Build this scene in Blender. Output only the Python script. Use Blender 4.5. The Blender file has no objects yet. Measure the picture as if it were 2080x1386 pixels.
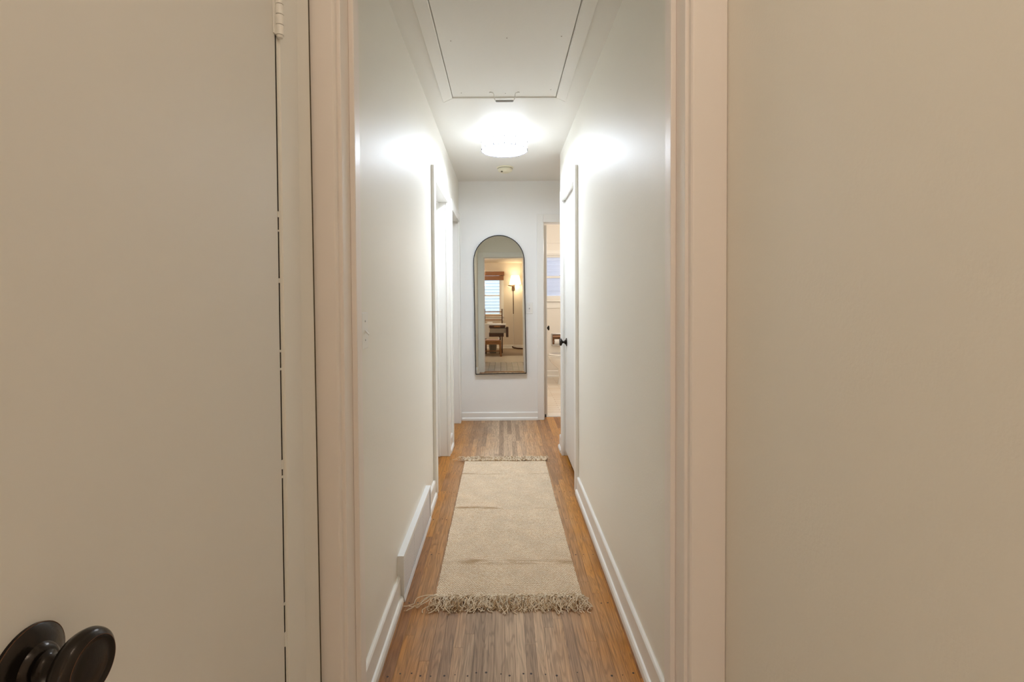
import bpy, bmesh, math, random
from mathutils import Vector, Matrix
random.seed(7)
R = math.radians
C = bpy.context.scene.collection
PI = math.pi

# ------------------------------------------------------------------ mesh builder
class MB:
    def __init__(s):
        s.v = []; s.f = []; s.m = []; s.sm = []; s.cur = 0; s.smooth = False
    def add(s, vs, fs, smooth=None):
        o = len(s.v); s.v += [tuple(v) for v in vs]
        for f in fs:
            s.f.append(tuple(i + o for i in f)); s.m.append(s.cur)
            s.sm.append(s.smooth if smooth is None else smooth)
        return s
    def box(s, x0, x1, y0, y1, z0, z1):
        vs = [(x, y, z) for z in (z0, z1) for y in (y0, y1) for x in (x0, x1)]
        return s.add(vs, [(0, 2, 3, 1), (4, 5, 7, 6), (0, 1, 5, 4), (2, 6, 7, 3), (0, 4, 6, 2), (1, 3, 7, 5)], False)
    def prism(s, poly, axis, a, b):
        # poly: 2D points in the plane normal to axis ('x': (y,z), 'y': (x,z), 'z': (x,y))
        def mk(p, t):
            return {'x': (t, p[0], p[1]), 'y': (p[0], t, p[1]), 'z': (p[0], p[1], t)}[axis]
        n = len(poly)
        vs = [mk(p, a) for p in poly] + [mk(p, b) for p in poly]
        fs = [tuple(range(n)), tuple(range(2 * n - 1, n - 1, -1))]
        fs += [(i, i + n, (i + 1) % n + n, (i + 1) % n) for i in range(n)]
        return s.add(vs, fs, False)
    def lathe(s, prof, org=(0, 0, 0), axis=(0, 0, 1), n=48, smooth=True):
        ax = Vector(axis).normalized()
        u = ax.orthogonal().normalized(); w = ax.cross(u); o = Vector(org)
        vs = []; fs = []
        for (r, t) in prof:
            for k in range(n):
                a = 2 * PI * k / n
                vs.append(o + ax * t + (u * math.cos(a) + w * math.sin(a)) * max(r, 1e-5))
        m = len(prof)
        for i in range(m - 1):
            for k in range(n):
                k2 = (k + 1) % n
                fs.append((i * n + k, i * n + k2, (i + 1) * n + k2, (i + 1) * n + k))
        fs.append(tuple(range(n - 1, -1, -1))); fs.append(tuple((m - 1) * n + k for k in range(n)))
        return s.add(vs, fs, smooth)
    def cyl(s, a, b, r, n=20, r2=None):
        a = Vector(a); b = Vector(b); L = (b - a).length
        return s.lathe([(r, 0), (r if r2 is None else r2, L)], a, b - a, n)
    def tube(s, pts, r, n=8, closed=False):
        pts = [Vector(p) for p in pts]; m = len(pts); vs = []; fs = []
        up = None
        for i, p in enumerate(pts):
            if closed: t = pts[(i + 1) % m] - pts[i - 1]
            else: t = pts[min(i + 1, m - 1)] - pts[max(i - 1, 0)]
            if t.length < 1e-9: t = Vector((0, 0, 1))
            t.normalize()
            if up is None: up = t.orthogonal().normalized()
            up = (up - t * up.dot(t))
            if up.length < 1e-6: up = t.orthogonal()
            up.normalize(); w = t.cross(up)
            rr = r[i] if isinstance(r, (list, tuple)) else r
            for k in range(n):
                a = 2 * PI * k / n
                vs.append(p + (up * math.cos(a) + w * math.sin(a)) * rr)
        for i in range(m if closed else m - 1):
            j = (i + 1) % m
            for k in range(n):
                k2 = (k + 1) % n
                fs.append((i * n + k, i * n + k2, j * n + k2, j * n + k))
        if not closed:
            fs.append(tuple(range(n - 1, -1, -1))); fs.append(tuple((m - 1) * n + k for k in range(n)))
        return s.add(vs, fs, True)
    def loft(s, rings, n=32, smooth=True):
        # rings: (cx, cy, z, rx_minus, rx_plus, ry): egg-shaped horizontal sections
        vs = []; fs = []
        for (cx, cy, z, rm, rp, ry) in rings:
            for k in range(n):
                a = 2 * PI * k / n; c = math.cos(a)
                vs.append((cx + (rp if c > 0 else rm) * c, cy + ry * math.sin(a), z))
        m = len(rings)
        for i in range(m - 1):
            for k in range(n):
                k2 = (k + 1) % n
                fs.append((i * n + k, i * n + k2, (i + 1) * n + k2, (i + 1) * n + k))
        fs.append(tuple(range(n - 1, -1, -1))); fs.append(tuple((m - 1) * n + k for k in range(n)))
        return s.add(vs, fs, smooth)

def wpos(o):
    p = Vector((0, 0, 0))
    while o is not None:
        p += o.location; o = o.parent
    return p

def obj(name, mb, mat, parent=None, origin=None, bevel=0, seg=2, local=False):
    me = bpy.data.meshes.new(name)
    off = Vector((0, 0, 0))
    if parent is not None and not local: off = wpos(parent)
    if origin is not None: off = Vector(origin)
    if origin == 0 or (parent is None and origin is None):
        xs = [v[0] for v in mb.v]; ys = [v[1] for v in mb.v]; zs = [v[2] for v in mb.v]
        off = Vector(((min(xs) + max(xs)) / 2, (min(ys) + max(ys)) / 2, min(zs)))
    me.from_pydata([tuple(Vector(v) - off) for v in mb.v], [], mb.f)
    mats = mat if isinstance(mat, (list, tuple)) else [mat]
    for m in mats: me.materials.append(m)
    for p, mi, sm in zip(me.polygons, mb.m, mb.sm):
        p.material_index = mi; p.use_smooth = sm
    bm = bmesh.new(); bm.from_mesh(me); bmesh.ops.recalc_face_normals(bm, faces=bm.faces); bm.to_mesh(me); bm.free()
    if any(mb.sm): me.set_sharp_from_angle(angle=R(34))
    me.update()
    o = bpy.data.objects.new(name, me); C.objects.link(o)
    if parent is not None: o.parent = parent
    else: o.location = off
    if bevel:
        b = o.modifiers.new('bevel', 'BEVEL'); b.width = bevel; b.segments = seg; b.limit_method = 'ANGLE'; b.angle_limit = R(40)
        b.harden_normals = False
    return o

def tag(o, label, cat, group=None, kind=None):
    o['label'] = label; o['category'] = cat
    if group: o['group'] = group
    if kind: o['kind'] = kind
    return o
def thing(name, label, cat, loc, group=None):
    o = bpy.data.objects.new(name, None); C.objects.link(o); o.location = loc; o.empty_display_size = .1
    return tag(o, label, cat, group)
def struct(name, mb, mat, bevel=0, seg=2):
    o = obj(name, mb, mat, bevel=bevel, seg=seg); o['kind'] = 'structure'; return o
def sroot(name, loc):
    o = bpy.data.objects.new(name, None); C.objects.link(o); o.location = loc; o['kind'] = 'structure'; return o

# ------------------------------------------------------------------ materials
def s2l(c):
    return tuple(((x / 255) / 12.92 if x / 255 <= .04045 else ((x / 255 + .055) / 1.055) ** 2.4) for x in c) + (1,)
def newmat(name):
    m = bpy.data.materials.new(name); m.use_nodes = True
    nt = m.node_tree; b = nt.nodes['Principled BSDF']
    return m, nt, b
def N(nt, t, **kw):
    n = nt.nodes.new(t)
    for k, v in kw.items(): setattr(n, k, v)
    return n
def mat(name, col, rough=.5, metal=0, spec=.5, bump=0, bscale=200, emit=None, estr=0, coat=0, var=0):
    m, nt, b = newmat(name)
    col = col if len(col) == 4 else s2l(col)
    b.inputs['Base Color'].default_value = col
    b.inputs['Roughness'].default_value = rough; b.inputs['Metallic'].default_value = metal
    b.inputs['Specular IOR Level'].default_value = spec
    b.inputs['Coat Weight'].default_value = coat
    tc = N(nt, 'ShaderNodeTexCoord')
    no = N(nt, 'ShaderNodeTexNoise'); no.inputs['Scale'].default_value = bscale; no.inputs['Detail'].default_value = 3
    nt.links.new(tc.outputs['Object'], no.inputs['Vector'])
    if bump:
        bp = N(nt, 'ShaderNodeBump'); bp.inputs['Strength'].default_value = bump; bp.inputs['Distance'].default_value = .002
        nt.links.new(no.outputs['Fac'], bp.inputs['Height']); nt.links.new(bp.outputs['Normal'], b.inputs['Normal'])
    if var:
        mx = N(nt, 'ShaderNodeMix', data_type='RGBA'); mx.blend_type = 'MULTIPLY'
        mx.inputs[0].default_value = var; mx.inputs[6].default_value = col
        nt.links.new(no.outputs['Fac'], mx.inputs[7]); nt.links.new(mx.outputs[2], b.inputs['Base Color'])
    if emit:
        b.inputs['Emission Color'].default_value = emit if len(emit) == 4 else s2l(emit)
        b.inputs['Emission Strength'].default_value = estr
    return m

M = {}
M['wall'] = mat('wall_paint', (.87, .84, .768, 1), .44, spec=.45, bump=.25, bscale=170)
M['wall_hall'] = mat('hall_wall_paint', (.87, .84, .768, 1), .48, spec=.32, bump=.18, bscale=140)
M['wall_end'] = mat('end_wall_paint', (.87, .865, .84, 1), .44, spec=.45, bump=.2, bscale=170)
M['trim'] = mat('trim_paint', (.855, .84, .80, 1), .36, spec=.5, bump=.05, bscale=40)
M['trim_warm'] = mat('warm_trim_paint', (.89, .83, .79, 1), .36, spec=.5, bump=.06, bscale=30)  # warmer, pinker tint than the plain trim
M['door'] = mat('door_paint', (.78, .76, .72, 1), .38, spec=.5, bump=.10, bscale=60)
M['ceiling'] = mat('ceiling_paint', (.84, .82, .77, 1), .42, spec=.5, bump=.25, bscale=60)
M['white'] = mat('white_enamel', (.86, .86, .85, 1), .3)
M['vent'] = mat('vent_enamel', (.84, .85, .85, 1), .35)
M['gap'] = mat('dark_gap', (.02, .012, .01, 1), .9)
M['gap_shade'] = mat('painted_gap_shade', (.085, .062, .035, 1), .9)  # shade colour for the slit between the two casings
M['bronze'] = mat('oil_rubbed_bronze', (.030, .024, .020, 1), .22, metal=.75, spec=.6, bump=.06, bscale=500)
M['copper'] = mat('worn_copper_edge', (.17, .085, .05, 1), .35, metal=.9)
M['black'] = mat('black_metal', (.008, .008, .008, 1), .5, spec=.3)
M['rubber'] = mat('black_rubber', (.02, .02, .02, 1), .7)
M['chrome'] = mat('chrome', (.75, .75, .75, 1), .15, metal=1)
M['rim'] = mat('dark_nickel', (.10, .09, .11, 1), .35, metal=.3)
M['handle_steel'] = mat('handle_grey', (.42, .42, .43, 1), .3, metal=.6)
M['plate'] = mat('switch_plate', (.84, .82, .77, 1), .28)
M['detector'] = mat('detector_plastic', (.82, .77, .58, 1), .4)
M['slot'] = mat('detector_slot', (.12, .10, .07, 1), .6)
M['screw'] = mat('screw_dot', (.30, .26, .20, 1), .6)
M['mirror'] = mat('mirror_silver', (.86, .88, .83, 1), .0, metal=1)
M['porcelain'] = mat('porcelain', (.88, .86, .82, 1), .12, coat=.5)
M['bathwall'] = mat('bath_wall', (.84, .80, .74, 1), .4, bump=.1)
M['roomwall'] = mat('room_wall', (.72, .64, .53, 1), .5, bump=.1)
M['wood_dark'] = mat('dark_wood', (.11, .045, .02, 1), .4, var=.6, bscale=25)
M['wood_mid'] = mat('walnut_wood', (.44, .20, .065, 1), .4, var=.6, bscale=25)
M['bamboo'] = mat('bamboo', (.38, .15, .05, 1), .5, var=.5, bscale=60)
M['cloth'] = mat('table_cloth', (.70, .70, .70, 1), .9, bump=.2, bscale=300)
M['cushion'] = mat('stool_cushion', (.55, .38, .33, 1), .8)
M['grey'] = mat('grey_plastic', (.35, .34, .31, 1), .5)
M['drawer'] = mat('drawer_board', (.36, .32, .27, 1), .5)
M['cord'] = mat('white_cord', (.8, .78, .74, 1), .5)
M['brownrod'] = mat('brown_metal', (.09, .045, .02, 1), .4, metal=.6)
M['paper'] = mat('toilet_paper', (.9, .88, .85, 1), .9)
M['oakbrown'] = mat('brown_holder', (.28, .14, .07, 1), .3, metal=.3)
M['siding'] = mat('house_siding', (.80, .86, .95, 1), .6)
M['slat'] = mat('blind_slat', (.76, .77, .86, 1), .5)
M['dirt'] = mat('yard_ground', (.2, .22, .15, 1), .9)
M['carpet'] = mat('tan_floor', (.46, .36, .26, 1), .7, var=.3, bscale=120)
M['vinyl'] = mat('pale_vinyl', (.62, .56, .47, 1), .3, var=.15, bscale=8)
M['subfloor'] = mat('plank_seam_dark', (.035, .018, .008, 1), .8)
M['plug'] = mat('floor_plug', (.030, .016, .010, 1), .6)

def emis(name, col, strength, base=(.9, .9, .9, 1)):
    return mat(name, base, .6, emit=col, estr=strength)
LAMP = 26.0
M['diffuser'] = emis('lit_diffuser', (.81, .925, 1.07, 1), LAMP * 1.45)
M['drum'] = emis('lit_drum_shade', (.81, .925, 1.07, 1), LAMP * .09)
M['shade'] = emis('lit_lamp_shade', (1, .80, .52, 1), 1.6)
M['bulb'] = emis('lit_bulb', (1, .78, .52, 1), 40)
M['fill_globe'] = emis('lit_fill_globe', (1, .86, .70, 1), 2)  # glow of the added entry and bathroom fittings

def glass():
    m = bpy.data.materials.new('window_glass'); m.use_nodes = True; nt = m.node_tree
    for n in list(nt.nodes):
        if n.type != 'OUTPUT_MATERIAL': nt.nodes.remove(n)
    out = nt.nodes['Material Output']
    t = N(nt, 'ShaderNodeBsdfTransparent'); g = N(nt, 'ShaderNodeBsdfGlossy'); g.inputs['Roughness'].default_value = .02
    fr = N(nt, 'ShaderNodeFresnel'); fr.inputs['IOR'].default_value = 1.45
    mx = N(nt, 'ShaderNodeMixShader')
    nt.links.new(fr.outputs[0], mx.inputs[0]); nt.links.new(t.outputs[0], mx.inputs[1]); nt.links.new(g.outputs[0], mx.inputs[2])
    nt.links.new(mx.outputs[0], out.inputs[0]); return m
M['glass'] = glass()

def oak():
    m, nt, b = newmat('worn_oak_strip'); L = nt.links.new; b.inputs['Specular IOR Level'].default_value = .28
    tc = N(nt, 'ShaderNodeTexCoord'); at = N(nt, 'ShaderNodeAttribute'); at.attribute_name = 'plank'
    sep = N(nt, 'ShaderNodeSeparateColor'); L(at.outputs['Color'], sep.inputs[0])
    # per plank offset of the grain
    cmb = N(nt, 'ShaderNodeCombineXYZ')
    mo = N(nt, 'ShaderNodeMath', operation='MULTIPLY'); mo.inputs[1].default_value = 37; L(sep.outputs[1], mo.inputs[0])
    L(mo.outputs[0], cmb.inputs[0]); L(mo.outputs[0], cmb.inputs[1]); L(mo.outputs[0], cmb.inputs[2])
    ad = N(nt, 'ShaderNodeVectorMath', operation='ADD'); L(tc.outputs['Object'], ad.inputs[0]); L(cmb.outputs[0], ad.inputs[1])
    mp = N(nt, 'ShaderNodeMapping'); mp.inputs['Scale'].default_value = (210, 6, 1); L(ad.outputs[0], mp.inputs[0])
    fine = N(nt, 'ShaderNodeTexNoise'); fine.inputs['Scale'].default_value = 1; fine.inputs['Detail'].default_value = 4; fine.inputs['Distortion'].default_value = .6
    L(mp.outputs[0], fine.inputs['Vector'])
    mp2 = N(nt, 'ShaderNodeMapping'); mp2.inputs['Scale'].default_value = (26, 2.2, 1); L(ad.outputs[0], mp2.inputs[0])
    wv = N(nt, 'ShaderNodeTexNoise'); wv.inputs['Scale'].default_value = 1; wv.inputs['Detail'].default_value = 1.5; wv.inputs['Distortion'].default_value = .8
    L(mp2.outputs[0], wv.inputs['Vector'])
    # rings from the noise : sin(k*noise)
    mu = N(nt, 'ShaderNodeMath', operation='MULTIPLY'); mu.inputs[1].default_value = 62; L(wv.outputs['Fac'], mu.inputs[0])
    sn = N(nt, 'ShaderNodeMath', operation='SINE'); L(mu.outputs[0], sn.inputs[0])
    ring = N(nt, 'ShaderNodeMapRange'); ring.inputs[1].default_value = -1; ring.inputs[2].default_value = .2; L(sn.outputs[0], ring.inputs[0])
    # wear mask : finish worn off where people walk
    sx = N(nt, 'ShaderNodeSeparateXYZ'); g = N(nt, 'ShaderNodeNewGeometry'); L(g.outputs['Position'], sx.inputs[0])
    a1 = N(nt, 'ShaderNodeMath', operation='ADD'); a1.inputs[1].default_value = -.02; L(sx.outputs[0], a1.inputs[0])
    ab = N(nt, 'ShaderNodeMath', operation='ABSOLUTE'); L(a1.outputs[0], ab.inputs[0])
    wn = N(nt, 'ShaderNodeTexNoise'); wn.inputs['Scale'].default_value = 5; wn.inputs['Detail'].default_value = 4; L(g.outputs['Position'], wn.inputs['Vector'])
    w1 = N(nt, 'ShaderNodeMath', operation='MULTIPLY_ADD'); w1.inputs[1].default_value = .22; w1.inputs[2].default_value = -.11; L(wn.outputs['Fac'], w1.inputs[0])
    w2 = N(nt, 'ShaderNodeMath', operation='ADD'); L(ab.outputs[0], w2.inputs[0]); L(w1.outputs[0], w2.inputs[1])
    w2b = N(nt, 'ShaderNodeMath', operation='MULTIPLY_ADD'); w2b.inputs[1].default_value = .10; L(sep.outputs[0], w2b.inputs[0]); L(w2.outputs[0], w2b.inputs[2])
    wear = N(nt, 'ShaderNodeMapRange'); wear.inputs[1].default_value = .17; wear.inputs[2].default_value = .52; L(w2b.outputs[0], wear.inputs[0])
    c_or = N(nt, 'ShaderNodeMix', data_type='RGBA'); c_or.inputs[6].default_value = (.30, .100, .008, 1); c_or.inputs[7].default_value = (.55, .235, .040, 1); L(sep.outputs[0], c_or.inputs[0])
    c_gr = N(nt, 'ShaderNodeMix', data_type='RGBA'); c_gr.inputs[6].default_value = (.37, .255, .170, 1); c_gr.inputs[7].default_value = (.64, .465, .315, 1); L(sep.outputs[0], c_gr.inputs[0])
    base = N(nt, 'ShaderNodeMix', data_type='RGBA'); L(wear.outputs[0], base.inputs[0]); L(c_gr.outputs[2], base.inputs[6]); L(c_or.outputs[2], base.inputs[7])
    # grain darkening
    gr = N(nt, 'ShaderNodeMapRange'); gr.inputs[1].default_value = .35; gr.inputs[2].default_value = .62; gr.inputs[3].default_value = .76; gr.inputs[4].default_value = 1.06; L(fine.outputs['Fac'], gr.inputs[0])
    rr = N(nt, 'ShaderNodeMapRange'); rr.inputs[3].default_value = .80; rr.inputs[4].default_value = 1.05; L(ring.outputs[0], rr.inputs[0])
    mm = N(nt, 'ShaderNodeMath', operation='MULTIPLY'); L(gr.outputs[0], mm.inputs[0]); L(rr.outputs[0], mm.inputs[1])
    fin = N(nt, 'ShaderNodeVectorMath', operation='SCALE'); L(base.outputs[2], fin.inputs[0]); L(mm.outputs[0], fin.inputs['Scale'])
    L(fin.outputs[0], b.inputs['Base Color'])
    ro = N(nt, 'ShaderNodeMapRange'); ro.inputs[3].default_value = .55; ro.inputs[4].default_value = .30; L(wear.outputs[0], ro.inputs[0]); L(ro.outputs[0], b.inputs['Roughness'])
    bp = N(nt, 'ShaderNodeBump'); bp.inputs['Strength'].default_value = .35; bp.inputs['Distance'].default_value = .001; L(mm.outputs[0], bp.inputs['Height']); L(bp.outputs[0], b.inputs['Normal'])
    return m
M['oak'] = oak()

def brickmat(name, c1, c2, mortar, bw, bh, msize, rough=.4, rot=0, bump=.3, off=.5, freq=2, smooth=.1, noise=0):
    m, nt, b = newmat(name); L = nt.links.new
    tc = N(nt, 'ShaderNodeTexCoord'); mp = N(nt, 'ShaderNodeMapping'); mp.inputs['Rotation'].default_value = (0, 0, rot)
    L(tc.outputs['Object'], mp.inputs[0])
    vec = mp.outputs[0]
    if noise:
        nn = N(nt, 'ShaderNodeTexNoise'); nn.inputs['Scale'].default_value = 30; nn.inputs['Detail'].default_value = 3
        L(mp.outputs[0], nn.inputs['Vector'])
        sb = N(nt, 'ShaderNodeVectorMath', operation='SUBTRACT'); sb.inputs[1].default_value = (.5, .5, .5); L(nn.outputs['Color'], sb.inputs[0])
        sc = N(nt, 'ShaderNodeVectorMath', operation='SCALE'); sc.inputs['Scale'].default_value = noise; L(sb.outputs[0], sc.inputs[0])
        ad = N(nt, 'ShaderNodeVectorMath', operation='ADD'); L(mp.outputs[0], ad.inputs[0]); L(sc.outputs[0], ad.inputs[1]); vec = ad.outputs[0]
    br = N(nt, 'ShaderNodeTexBrick'); br.offset = off; br.offset_frequency = freq
    br.inputs['Color1'].default_value = c1; br.inputs['Color2'].default_value = c2; br.inputs['Mortar'].default_value = mortar
    br.inputs['Scale'].default_value = 1; br.inputs['Mortar Size'].default_value = msize; br.inputs['Mortar Smooth'].default_value = smooth
    br.inputs['Brick Width'].default_value = bw; br.inputs['Row Height'].default_value = bh
    L(vec, br.inputs['Vector']); L(br.outputs['Color'], b.inputs['Base Color']); b.inputs['Roughness'].default_value = rough
    bp = N(nt, 'ShaderNodeBump'); bp.invert = True; bp.inputs['Strength'].default_value = bump; bp.inputs['Distance'].default_value = .002
    L(br.outputs['Fac'], bp.inputs['Height']); L(bp.outputs[0], b.inputs['Normal'])
    return m, nt, b, br
M['tile'] = brickmat('entry_tile', (.52, .48, .42, 1), (.44, .41, .37, 1), (.16, .14, .12, 1), .235, .115, .003, .25, rot=R(90))[0]
M['bathfloor'] = brickmat('bath_plank_tile', (.84, .77, .68, 1), (.74, .63, .51, 1), (.50, .38, .28, 1), .30, .055, .003, .3)[0]

def rugmat():
    m, nt, b, br = brickmat('woven_jute', (.86, .74, .57, 1), (.78, .60, .40, 1), (.29, .165, .075, 1), .0110, .0072, .0014, .9, bump=.75, smooth=.9, noise=.015)
    L = nt.links.new
    no = N(nt, 'ShaderNodeTexNoise'); no.inputs['Scale'].default_value = 150; no.inputs['Detail'].default_value = 2
    n2 = N(nt, 'ShaderNodeTexNoise'); n2.inputs['Scale'].default_value = 9; n2.inputs['Detail'].default_value = 3
    tc = N(nt, 'ShaderNodeTexCoord'); L(tc.outputs['Object'], no.inputs['Vector']); L(tc.outputs['Object'], n2.inputs['Vector'])
    r1 = N(nt, 'ShaderNodeMapRange'); r1.inputs[1].default_value = .36; r1.inputs[2].default_value = .66; L(no.outputs['Fac'], r1.inputs[0])
    mx = N(nt, 'ShaderNodeMix', data_type='RGBA'); mx.inputs[7].default_value = (.92, .80, .62, 1)
    L(r1.outputs[0], mx.inputs[0])
    mx0 = N(nt, 'ShaderNodeMix', data_type='RGBA'); mx0.inputs[0].default_value = .45; mx0.inputs[7].default_value = (.50, .27, .11, 1)
    L(br.outputs['Color'], mx0.inputs[6]); L(mx0.outputs[2], mx.inputs[6])
    m3 = N(nt, 'ShaderNodeMix', data_type='RGBA'); m3.inputs[0].default_value = .62; L(br.outputs['Color'], m3.inputs[7]); L(mx.outputs[2], m3.inputs[6])
    r2 = N(nt, 'ShaderNodeMapRange'); r2.inputs[1].default_value = .3; r2.inputs[2].default_value = .7; r2.inputs[3].default_value = 1.0; r2.inputs[4].default_value = 1.15; L(n2.outputs['Fac'], r2.inputs[0])
    sc = N(nt, 'ShaderNodeVectorMath', operation='SCALE'); L(m3.outputs[2], sc.inputs[0]); L(r2.outputs[0], sc.inputs['Scale'])
    sx = N(nt, 'ShaderNodeSeparateXYZ'); L(tc.outputs['Object'], sx.inputs[0])
    n3 = N(nt, 'ShaderNodeTexNoise'); n3.inputs['Scale'].default_value = 1; n3.inputs['Detail'].default_value = 4
    mp3 = N(nt, 'ShaderNodeMapping'); mp3.inputs['Scale'].default_value = (9, 40, 1); L(tc.outputs['Object'], mp3.inputs[0]); L(mp3.outputs[0], n3.inputs['Vector'])
    cur = sc.outputs[0]
    for y0_, w_, x_side in ((.010, .020, 1), (-.585, .030, -1), (.575, .014, 1)):
        a = N(nt, 'ShaderNodeMath', operation='SUBTRACT'); a.inputs[1].default_value = y0_; L(sx.outputs[1], a.inputs[0])
        ab_ = N(nt, 'ShaderNodeMath', operation='ABSOLUTE'); L(a.outputs[0], ab_.inputs[0])
        bd = N(nt, 'ShaderNodeMapRange'); bd.inputs[1].default_value = 0; bd.inputs[2].default_value = w_; bd.inputs[3].default_value = 1; bd.inputs[4].default_value = 0; L(ab_.outputs[0], bd.inputs[0])
        xs = N(nt, 'ShaderNodeMath', operation='SUBTRACT'); xs.inputs[1].default_value = .08; L(sx.outputs[0], xs.inputs[0])
        xa = N(nt, 'ShaderNodeMath', operation='ABSOLUTE'); L(xs.outputs[0], xa.inputs[0])
        xm = N(nt, 'ShaderNodeMapRange'); xm.inputs[1].default_value = .06; xm.inputs[2].default_value = .14
        if x_side < 0: xm.inputs[3].default_value = 1; xm.inputs[4].default_value = .2; xm.inputs[1].default_value = .25; xm.inputs[2].default_value = .4
        L(xa.outputs[0], xm.inputs[0])
        nm = N(nt, 'ShaderNodeMapRange'); nm.inputs[1].default_value = .40; nm.inputs[2].default_value = .60; L(n3.outputs['Fac'], nm.inputs[0])
        m1 = N(nt, 'ShaderNodeMath', operation='MULTIPLY'); L(bd.outputs[0], m1.inputs[0]); L(xm.outputs[0], m1.inputs[1])
        m2 = N(nt, 'ShaderNodeMath', operation='MULTIPLY'); L(m1.outputs[0], m2.inputs[0]); L(nm.outputs[0], m2.inputs[1])
        mm_ = N(nt, 'ShaderNodeMix', data_type='RGBA'); L(m2.outputs[0], mm_.inputs[0]); L(cur, mm_.inputs[6]); mm_.inputs[7].default_value = (.44, .27, .13, 1); cur = mm_.outputs[2]
    L(cur, b.inputs['Base Color'])
    return m
M['rug'] = rugmat()
M['fringe'] = mat('cream_yarn', (.92, .80, .63, 1), .9, var=.12, bscale=300, bump=.3)
M['fringe2'] = mat('tan_yarn', (.62, .44, .26, 1), .9, var=.3, bscale=300, bump=.3)

def perf():
    # perforated sheet steel of the register
    m, nt, b = newmat('perforated_steel'); L = nt.links.new
    tc = N(nt, 'ShaderNodeTexCoord'); sx = N(nt, 'ShaderNodeSeparateXYZ'); L(tc.outputs['Object'], sx.inputs[0])
    cb = N(nt, 'ShaderNodeCombineXYZ'); L(sx.outputs[1], cb.inputs[0]); L(sx.outputs[2], cb.inputs[1])
    br = N(nt, 'ShaderNodeTexBrick'); br.inputs['Scale'].default_value = 1; br.inputs['Brick Width'].default_value = .0085; br.inputs['Row Height'].default_value = .0075
    br.inputs['Mortar Size'].default_value = .0023; br.inputs['Mortar Smooth'].default_value = .2
    w = (.84, .85, .87, 1); br.inputs['Mortar'].default_value = w; br.inputs['Color1'].default_value = (.34, .35, .40, 1); br.inputs['Color2'].default_value = (.40, .41, .46, 1)
    L(cb.outputs[0], br.inputs['Vector']); L(br.outputs['Color'], b.inputs['Base Color']); b.inputs['Roughness'].default_value = .4
    bp = N(nt, 'ShaderNodeBump'); bp.inputs['Strength'].default_value = .6; bp.inputs['Distance'].default_value = .001
    L(br.outputs['Fac'], bp.inputs['Height']); L(bp.outputs[0], b.inputs['Normal'])
    return m
M['perf'] = perf()

# ------------------------------------------------------------------ setting: dimensions (metres; y = distance from the camera)
XL, XR = -.443, .482
ZC = 2.440
YB = 5.03          # face of the end wall
JL, JR = -.335, .384   # near doorway jamb faces
YN0, YN1 = 1.038, 1.160
VL, VR = -.412, .468  # vestibule side walls
HD = 2.06

# floor : narrow oak strip, one mesh, one board per face group
def make_floor():
    mb = MB(); tones = []
    mb.cur = 1; mb.box(-.60, 1.60, YN0, YB + .12, -.03, -.0022); tones += [(.5, .5, .5)] * 6
    mb.cur = 0; pw = .0375; rnd = random.Random(21)
    rows = [1.625 + .3845 * i for i in range(-1, 10)]
    x = -.60; plugs = []
    while x < 1.60:
        y = YN0 - rnd.uniform(0, .7)
        while y < YB + .12:
            ln = rnd.choice([.35, .5, .62, .8, 1.0, 1.25, 1.5]) * rnd.uniform(.9, 1.1)
            a = max(y, YN0); b = min(y + ln, YB + .12)
            if b - a > .01:
                g = .00035
                t = rnd.random(); u = rnd.random()
                mb.box(x + g, x + pw - g, a + g, b - g, -.002, 0); tones += [(t, u, rnd.random())] * 6
            y += ln
        for r in rows:
            if r > YB: continue
            if rnd.random() < .86: plugs.append((x + pw / 2 + rnd.uniform(-.008, .008), r + rnd.uniform(-.009, .009)))
            if rnd.random() < .10: plugs.append((x + pw / 2 + rnd.uniform(-.008, .008), r + rnd.uniform(.02, .05) * rnd.choice([-1, 1])))
        x += pw
    mb.cur = 2
    for (px, py) in plugs:
        n = 10; r = .0036 * rnd.uniform(.6, 1.2)
        vs = [(px + r * math.cos(2 * PI * k / n), py + r * math.sin(2 * PI * k / n), .0003) for k in range(n)]
        mb.add(vs, [tuple(range(n))]); tones.append((.5, .5, .5))
    me = bpy.data.meshes.new('floor'); me.from_pydata(mb.v, [], mb.f)
    for m in (M['oak'], M['subfloor'], M['plug']): me.materials.append(m)
    for p, mi in zip(me.polygons, mb.m): p.material_index = mi
    ca = me.color_attributes.new('plank', 'FLOAT_COLOR', 'CORNER')
    for p, t in zip(me.polygons, tones):
        for li in p.loop_indices: ca.data[li].color = (t[0], t[1], t[2], 1)
    me.update()
    o = bpy.data.objects.new('floor', me); C.objects.link(o); o['kind'] = 'structure'
make_floor()
struct('floor_bathroom', MB().box(.10, 1.45, YB + .121, 7.68, -.03, .002), M['bathfloor'])
struct('floor_entry_tile', MB().box(-.60, 1.2, -.48, YN0 - .001, -.03, 0), M['tile'])
struct('floor_vinyl', MB().box(-2.6, 2.2, -1.90, -.481, -.03, 0), M['vinyl'])
struct('floor_dining', MB().box(-2.6, 2.2, -4.10, -1.901, -.03, 0), M['carpet'])

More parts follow.
